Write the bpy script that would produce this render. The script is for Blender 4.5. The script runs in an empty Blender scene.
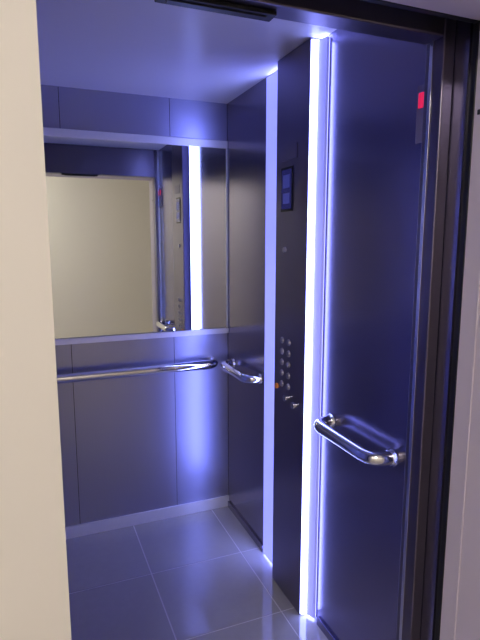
import bpy, bmesh, math
from mathutils import Vector
S=bpy.context.scene
S.view_settings.view_transform='Standard'
# ---------------- materials ----------------
def mat(name,col,metal=0,rough=.5,emit=None,es=0,brush=None,noise=None,coat=0):
    m=bpy.data.materials.new(name); m.use_nodes=True
    nt=m.node_tree; b=nt.nodes['Principled BSDF']
    b.inputs['Base Color'].default_value=(*col,1)
    b.inputs['Metallic'].default_value=metal
    b.inputs['Roughness'].default_value=rough
    if coat: b.inputs['Coat Weight'].default_value=coat
    if emit:
        b.inputs['Emission Color'].default_value=(*emit,1); b.inputs['Emission Strength'].default_value=es
    if brush or noise:
        tc=nt.nodes.new('ShaderNodeTexCoord'); mp=nt.nodes.new('ShaderNodeMapping')
        nz=nt.nodes.new('ShaderNodeTexNoise'); nt.links.new(tc.outputs['Object'],mp.inputs[0]); nt.links.new(mp.outputs[0],nz.inputs['Vector'])
        mp.inputs['Scale'].default_value=brush if brush else (noise,)*3
        nz.inputs['Scale'].default_value=1; nz.inputs['Detail'].default_value=3
        if not brush:
            bp=nt.nodes.new('ShaderNodeBump'); bp.inputs['Strength'].default_value=.05; bp.inputs['Distance'].default_value=.002
            nt.links.new(nz.outputs['Fac'],bp.inputs['Height']); nt.links.new(bp.outputs[0],b.inputs['Normal'])
        else:
            mr=nt.nodes.new('ShaderNodeMapRange'); nt.links.new(nz.outputs['Fac'],mr.inputs[0])
            mr.inputs['To Min'].default_value=rough-.012; mr.inputs['To Max'].default_value=rough+.012
            nt.links.new(mr.outputs[0],b.inputs['Roughness'])
            mx=nt.nodes.new('ShaderNodeMixRGB'); nt.links.new(nz.outputs['Fac'],mx.inputs[0])
            mx.inputs[1].default_value=(*[c*.96 for c in col],1); mx.inputs[2].default_value=(*[min(1,c*1.04) for c in col],1)
            nt.links.new(mx.outputs[0],b.inputs['Base Color'])
    return m
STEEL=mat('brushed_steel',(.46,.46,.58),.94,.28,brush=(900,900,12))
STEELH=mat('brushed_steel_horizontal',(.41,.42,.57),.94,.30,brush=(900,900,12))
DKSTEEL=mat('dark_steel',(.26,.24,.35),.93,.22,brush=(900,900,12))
COLSTEEL=mat('column_steel',(.25,.23,.32),.88,.30,brush=(900,900,12))
HEADST=mat('entrance_steel',(.17,.15,.19),.9,.30,brush=(900,900,12))
TRIM=mat('polished_trim',(.7,.7,.75),1,.22)
BASEB=mat('satin_aluminium',(.88,.88,.91),.45,.32)
CHROME=mat('chrome',(.88,.88,.90),1,.06)
MIRROR=mat('mirror_glass',(.90,.95,.90),1,.01)
SEAM=mat('seam_dark',(.02,.02,.025),0,.6)
BLACK=mat('black_plastic',(.01,.01,.012),0,.4)
CEIL=mat('ceiling_white_paint',(.92,.90,.95),0,.40)
CREAM=mat('cream_plaster',(.83,.785,.725),0,.8,noise=40)
MAUVE=mat('painted_door_frame',(.68,.61,.70),.1,.45)
LED=mat('led_diffuser',(.8,.8,.9),0,.4,emit=(.27,.32,1),es=13)
LEDL=mat('led_spill_glow',(.5,.5,.7),0,.4,emit=(.17,.18,.66),es=.8)  # weak emission painted for lavender light caught beside the LED faces
SCREEN=mat('display_screen',(.02,.02,.06),0,.15,emit=(.012,.012,.08),es=1)
SCREENT=mat('display_segments',(.1,.1,.3),0,.3,emit=(.02,.025,.15),es=1)
WHITEBTN=mat('button_ring_lit',(.35,.33,.42),.6,.3,emit=(.3,.3,.6),es=.06)
BTNRING=mat('button_ring',(.55,.53,.6),1,.3)
ORANGE=mat('alarm_button',(.7,.3,.1),0,.3,emit=(1,.25,.03),es=.12)
RED=mat('red_indicator',(.8,.02,.05),0,.3,emit=(1,.02,.12),es=.6)
LABEL=mat('label_plate',(.22,.20,.30),.3,.4)
LOBBYFLOOR=mat('lobby_floor_tile',(.45,.41,.38),0,.3,noise=8)
LAMP=mat('lobby_lamp_panel',(1,1,1),0,.5,emit=(1,.94,.86),es=37)
# floor tiles
def tilemat():
    m=bpy.data.materials.new('car_floor_tile'); m.use_nodes=True
    nt=m.node_tree; b=nt.nodes['Principled BSDF']
    tc=nt.nodes.new('ShaderNodeTexCoord'); nz=nt.nodes.new('ShaderNodeTexNoise'); nz.inputs['Scale'].default_value=30
    nt.links.new(tc.outputs['Object'],nz.inputs['Vector'])
    cr=nt.nodes.new('ShaderNodeValToRGB'); nt.links.new(nz.outputs['Fac'],cr.inputs[0])
    cr.color_ramp.elements[0].color=(.42,.41,.42,1); cr.color_ramp.elements[1].color=(.47,.46,.47,1)
    nt.links.new(cr.outputs[0],b.inputs['Base Color']); b.inputs['Roughness'].default_value=.06
    b.inputs['Coat Weight'].default_value=1; b.inputs['Coat Roughness'].default_value=.02
    return m
TILE=tilemat(); GROUT=mat('grout',(.66,.64,.67),0,.7)
# ---------------- geometry helpers ----------------
def addbox(bm,x0,x1,y0,y1,z0,z1,mi=0):
    r=bmesh.ops.create_cube(bm,size=1)
    for v in r['verts']:
        v.co=Vector(((x0+x1)/2+v.co.x*(x1-x0),(y0+y1)/2+v.co.y*(y1-y0),(z0+z1)/2+v.co.z*(z1-z0)))
    for f in {f for v in r['verts'] for f in v.link_faces}: f.material_index=mi
def boxes(name,lst,mats,bevel=0,parent=None):
    me=bpy.data.meshes.new(name); bm=bmesh.new()
    for b in lst: addbox(bm,*b)
    bm.to_mesh(me); bm.free()
    for m in mats: me.materials.append(m)
    o=bpy.data.objects.new(name,me); S.collection.objects.link(o)
    if bevel:
        md=o.modifiers.new('b','BEVEL'); md.width=bevel; md.segments=3; md.limit_method='ANGLE'
    if parent: o.parent=parent
    return o
def empty(name):
    e=bpy.data.objects.new(name,None); S.collection.objects.link(e); e.empty_display_size=.1; return e
def extrude(name,poly,z0,z1,mats,mids=None,parent=None):
    me=bpy.data.meshes.new(name); bm=bmesh.new()
    a=[bm.verts.new((x,y,z0)) for x,y in poly]; c=[bm.verts.new((x,y,z1)) for x,y in poly]
    n=len(poly)
    for i in range(n):
        f=bm.faces.new((a[i],a[(i+1)%n],c[(i+1)%n],c[i]))
        if mids: f.material_index=mids[i]
    bm.faces.new(a[::-1]); bm.faces.new(c)
    bmesh.ops.recalc_face_normals(bm,faces=bm.faces)
    bm.to_mesh(me); bm.free()
    for m in mats: me.materials.append(m)
    o=bpy.data.objects.new(name,me); S.collection.objects.link(o)
    if parent: o.parent=parent
    return o
def tube(name,pts,r,m,corner=.05,parent=None):
    P=[Vector(p) for p in pts]; path=[P[0]]
    for i in range(1,len(P)-1):
        a=(P[i-1]-P[i]).normalized(); b=(P[i+1]-P[i]).normalized()
        s=P[i]+a*corner; e=P[i]+b*corner
        for k in range(9):
            t=k/8; path.append(s*(1-t)**2+P[i]*2*t*(1-t)+e*t*t)
    path.append(P[-1])
    cu=bpy.data.curves.new(name,'CURVE'); cu.dimensions='3D'; sp=cu.splines.new('POLY'); sp.points.add(len(path)-1)
    for i,p in enumerate(path): sp.points[i].co=(*p,1)
    cu.bevel_depth=r; cu.bevel_resolution=8; cu.use_fill_caps=True
    t=bpy.data.objects.new(name+'_c',cu); S.collection.objects.link(t)
    dg=bpy.context.evaluated_depsgraph_get(); me=bpy.data.meshes.new_from_object(t.evaluated_get(dg)); bpy.data.objects.remove(t)
    for p in me.polygons: p.use_smooth=True
    me.materials.clear(); me.materials.append(m)
    o=bpy.data.objects.new(name,me); S.collection.objects.link(o)
    if parent: o.parent=parent
    return o
def disc(name,c,axis,r,d,m,parent=None):
    me=bpy.data.meshes.new(name); bm=bmesh.new()
    bmesh.ops.create_cone(bm,cap_ends=True,segments=32,radius1=r,radius2=r*.9,depth=d)
    bm.to_mesh(me); bm.free(); me.materials.append(m)
    o=bpy.data.objects.new(name,me); S.collection.objects.link(o)
    o.rotation_euler=Vector(axis).to_track_quat('Z','Y').to_euler(); o.location=c
    if parent: o.parent=parent
    return o
# ---------------- dimensions ----------------
XL,XR=-.10,1.008; YB=2.656; H=2.24
YF=1.13   # inside of car front return
# car floor : grout slab + tiles
L=[]
L.append((XL-.02,XR+.02,1.03,YB+.02,-.05,-.0008,1))
g=.0028
xs=[-.45,0,.45,.9,1.35]; ys=[.85,1.30,1.75,2.2,2.65,3.1]
for i in range(4):
    for j in range(5):
        x0=max(xs[i]+g,XL-.01);x1=min(xs[i+1]-g,XR+.01);y0=max(ys[j]+g,1.12);y1=min(ys[j+1]-g,YB+.01)
        if x1-x0>.01 and y1-y0>.01: L.append((x0,x1,y0,y1,-.0016,0,0))
boxes('floor',L,[TILE,GROUT])
boxes('ceiling',[(XL-.02,XR+.02,1.03,YB+.02,H,H+.04,0)],[CEIL])
# back wall panels
L=[(XL-.02,XR+.02,YB+.004,YB+.03,-.02,H,1)]
sx=[XL-.02,.175,.70,XR]
for a,b in zip(sx[:-1],sx[1:]):
    L.append((a+.0015,b-.0015,YB,YB+.01,.0,1.03,0))
    L.append((a+.0015,b-.0015,YB,YB+.01,2.055,H,0))
boxes('wall_back',L,[STEELH,SEAM],bevel=0)
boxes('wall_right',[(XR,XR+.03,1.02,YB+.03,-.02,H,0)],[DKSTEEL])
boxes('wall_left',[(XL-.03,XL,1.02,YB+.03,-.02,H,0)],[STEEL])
boxes('baseboard_back',[(XL,XR,YB-.012,YB-.0005,0,.065,0)],[BASEB],bevel=.002)
boxes('baseboard_right',[(XR-.010,XR-.0005,2.16,YB-.013,0,.035,0),(XR-.010,XR-.0005,YF+.003,1.630,0,.035,0)],[DKSTEEL],bevel=.002)
boxes('baseboard_left',[(XL+.0005,XL+.012,YF,YB-.013,0,.05,0)],[TRIM],bevel=.002)
# mirror with trims
mi=empty('wall_mirror')
boxes('glass',[(XL+.004,XR-.008,YB-.004,YB+.003,1.06,2.015,0)],[MIRROR],parent=mi)
boxes('frame',[(XL+.002,XR-.001,YB-.012,YB-.0005,2.015,2.052,0),(XL+.002,XR-.001,YB-.02,YB-.0005,1.03,1.058,0),
   (XR-.008,XR-.001,YB-.010,YB-.0005,1.06,2.015,0)],[BASEB],bevel=.002,parent=mi)
# ---------------- control column ----------------
cx=.957; y0,y1=1.700,1.960
cp=empty('elevator_control_panel')
boxes('column_housing',[(cx,XR-.001,y0,y1,.002,H-.002,0)],[COLSTEEL],bevel=.004,parent=cp)
boxes('display_bezel',[(cx-.003,cx,1.81,1.91,1.65,1.82,0)],[BLACK],bevel=.0015,parent=cp)
boxes('display_screen',[(cx-.005,cx-.002,1.82,1.90,1.66,1.81,0)],[SCREEN],parent=cp)
boxes('display_digits',[(cx-.006,cx-.0045,1.83,1.885,1.74,1.79,0),(cx-.006,cx-.0045,1.83,1.885,1.68,1.72,0)],[SCREENT],parent=cp)
boxes('rating_label',[(cx-.003,cx,1.78,1.90,1.845,1.90,0)],[LABEL],parent=cp)
disc('key_switch',(cx-.004,1.87,1.50),(-1,0,0),.012,.008,BTNRING,cp)
k=0
for r in range(5):
    for c in range(2):
        zz=1.13-.046*r; yy=1.825+.058*c
        disc('button_ring_%d'%k,(cx-.003,yy,zz),(-1,0,0),.014,.005,BTNRING,cp)
        disc('button_%d'%k,(cx-.006,yy,zz),(-1,0,0),.011,.003,WHITEBTN,cp); k+=1
disc('alarm_button',(cx-.006,1.925,.925),(-1,0,0),.012,.009,ORANGE,cp)
disc('door_open_button',(cx-.006,1.84,.895),(-1,0,0),.015,.012,CHROME,cp)
disc('door_close_button',(cx-.006,1.77,.885),(-1,0,0),.015,.012,CHROME,cp)
# ---------------- light strips ----------------
extrude('light_strip',[(cx+.003,y0-.001),(XR-.001,y0-.001),(XR-.001,y0-.045),(XR-.010,y0-.045),(XR-.021,y0-.020),(XR-.024,y0-.012),(cx+.006,y0-.008)],.01,H-.01,[LED,LEDL],[0,0,1,1,1,0,0])
# far strip beyond the column: invented saw-tooth, white towards mirror, lavender towards camera
ya,yb,n=1.975,2.145,8
poly=[];ids=[]
p=(yb-ya)/n
for i in range(n):
    poly.append((XR-.003,ya+i*p)); ids.append(1)
    poly.append((XR-.012,ya+(i+1)*p-.0005)); ids.append(0)
poly.append((XR-.003,yb)); ids.append(0)
poly.append((XR-.0005,yb)); ids.append(1)
poly.append((XR-.0005,ya)); ids.append(1)
extrude('light_strip.001',poly,.01,H-.01,[LED,LEDL],ids)
# ---------------- handrails ----------------
def rail(pts,flanges,ax,r=.021):
    e=empty('handrail')
    tube('bar',pts,r,CHROME,corner=.06,parent=e)
    for i,f in enumerate(flanges): disc('flange_%d'%i,f,ax,.028,.008,CHROME,e)
rz=.875
rail([(-.02,YB-.004,rz),(-.02,YB-.070,rz),(.915,YB-.070,rz),(.915,YB-.004,rz)],[(-.02,YB-.005,rz),(.915,YB-.005,rz)],(0,-1,0),.025)
rail([(XR-.004,2.57,rz),(XR-.068,2.57,rz),(XR-.068,2.22,rz),(XR-.004,2.22,rz)],[(XR-.005,2.57,rz),(XR-.005,2.22,rz)],(-1,0,0))
rail([(XR-.004,1.580,rz),(XR-.070,1.580,rz),(XR-.070,1.23,rz),(XR-.004,1.23,rz)],[(XR-.005,1.580,rz),(XR-.005,1.23,rz)],(-1,0,0),.022)
# ---------------- car front return + header ----------------
XO=.972; XOL=.035; ZH=2.03
boxes('trim_car_entrance',[(XO,XR-.0005,1.065,YF,0,H-.001,0),(XL,XOL,1.065,YF,0,H-.001,0),(XOL,XO,1.065,YF,ZH,H-.001,0)],[HEADST],bevel=.004)
boxes('trim_car_entrance_edge',[(XR-.02,XR-.001,YF+.002,YF+.012,.04,H-.002,0),(XO-.003,XO-.0005,1.10,1.112,.01,ZH-.001,0)],[TRIM],bevel=.001)
# door operator cover hanging on the car header
boxes('door_operator_bracket',[(.27,.53,1.09,1.128,ZH-.010,ZH-.001,0),(.29,.51,1.10,1.12,ZH-.013,ZH-.010,0)],[BLACK],bevel=.002)
ind=empty('direction_indicator')
boxes('indicator_plate',[(XR-.005,XR-.0005,1.155,1.19,1.80,1.95,0)],[LABEL],bevel=.001,parent=ind)
boxes('indicator_light',[(XR-.008,XR-.004,1.163,1.182,1.89,1.93,0)],[RED],bevel=.002,parent=ind)
# sliding doors in their pocket (telescopic, parked right)
boxes('door_1',[(1.012,1.35,1.045,1.062,0.005,2.12,0)],[BLACK],bevel=.002)
boxes('door_2',[(1.015,1.40,1.012,1.03,.005,2.12,0)],[BLACK],bevel=.002)
boxes('door_sill',[(-.1,1.3,1.002,1.029,-.05,-.002,0),(-.1,1.3,1.031,1.118,-.05,-.0025,0)],[TRIM])
boxes('trim_door_track_cover',[(-.5,1.45,1.03,1.06,2.14,2.30,0)],[BLACK])
# dark shell added around the door gap to seal out light
boxes('shaft_light_seal',[(1.45,1.50,1.0,1.2,-.1,2.5,0),(-.55,-.5,1.0,1.2,-.1,2.5,0),(XR+.031,1.5,1.10,1.2,-.1,2.5,0),(-.55,XL-.031,1.10,1.2,-.1,2.5,0),(-.55,1.5,1.0,1.2,2.4,2.5,0)],[SEAM])
# ---------------- landing / lobby ----------------
WX0,WX1=-1.6,2.4; LY=-1.7; LH=2.7
lo,hi=.030,1.0; zt=2.04
boxes('wall_front',[(WX0,lo-.0,.8,.995,0,LH,0),(hi+.03,WX1,.8,.995,0,LH,0),(lo,hi+.03,.8,.995,zt+.03,LH,0)],[CREAM])
boxes('door_frame',[(hi,hi+.029,.78,.985,0,zt+.029,0),(lo+.001,hi-.0,.78,.985,zt,zt+.029,0),(hi-.004,hi,.93,.936,0,zt,0),
  (hi-.001,hi+.029,.985,1.001,0,zt+.029,1),(lo+.001,hi,.985,1.001,zt-.001,zt+.029,1)],[MAUVE,BLACK],bevel=.002)
boxes('trim_screw_pair',[(hi-.003,hi,.965,.973,1.83,1.842,0),(hi-.003,hi,.90,.908,1.86,1.872,0)],[BLACK],bevel=.002)
boxes('wall_lobby_back',[(WX0,WX1,LY-.1,LY,0,LH,0)],[CREAM])
boxes('wall_lobby_left',[(WX0-.1,WX0,LY-.1,1.0,0,LH,0)],[CREAM])
boxes('wall_lobby_right',[(WX1,WX1+.1,LY-.1,1.0,0,LH,0)],[CREAM])
boxes('ceiling_lobby',[(WX0-.1,WX1+.1,LY-.1,1.0,LH,LH+.1,0)],[CEIL])
boxes('floor_lobby',[(WX0-.1,WX1+.1,LY-.1,1.0,-.06,0,0)],[LOBBYFLOOR])
boxes('ceiling_light',[(-1.0,-.4,-.9,-.5,LH-.03,LH-.001,0)],[LAMP],bevel=.005)
# world
w=bpy.data.worlds.new('w'); S.world=w; w.use_nodes=True
w.node_tree.nodes['Background'].inputs[0].default_value=(.02,.02,.03,1)
# camera
c=bpy.data.cameras.new('cam'); c.sensor_fit='VERTICAL'; c.sensor_height=24; c.lens=518*24/640; c.clip_start=.02
o=bpy.data.objects.new('cam',c); S.collection.objects.link(o)
o.location=(0,0,1.54); o.rotation_euler=(math.radians(90-8.8),0,math.radians(-22.15))
S.camera=o
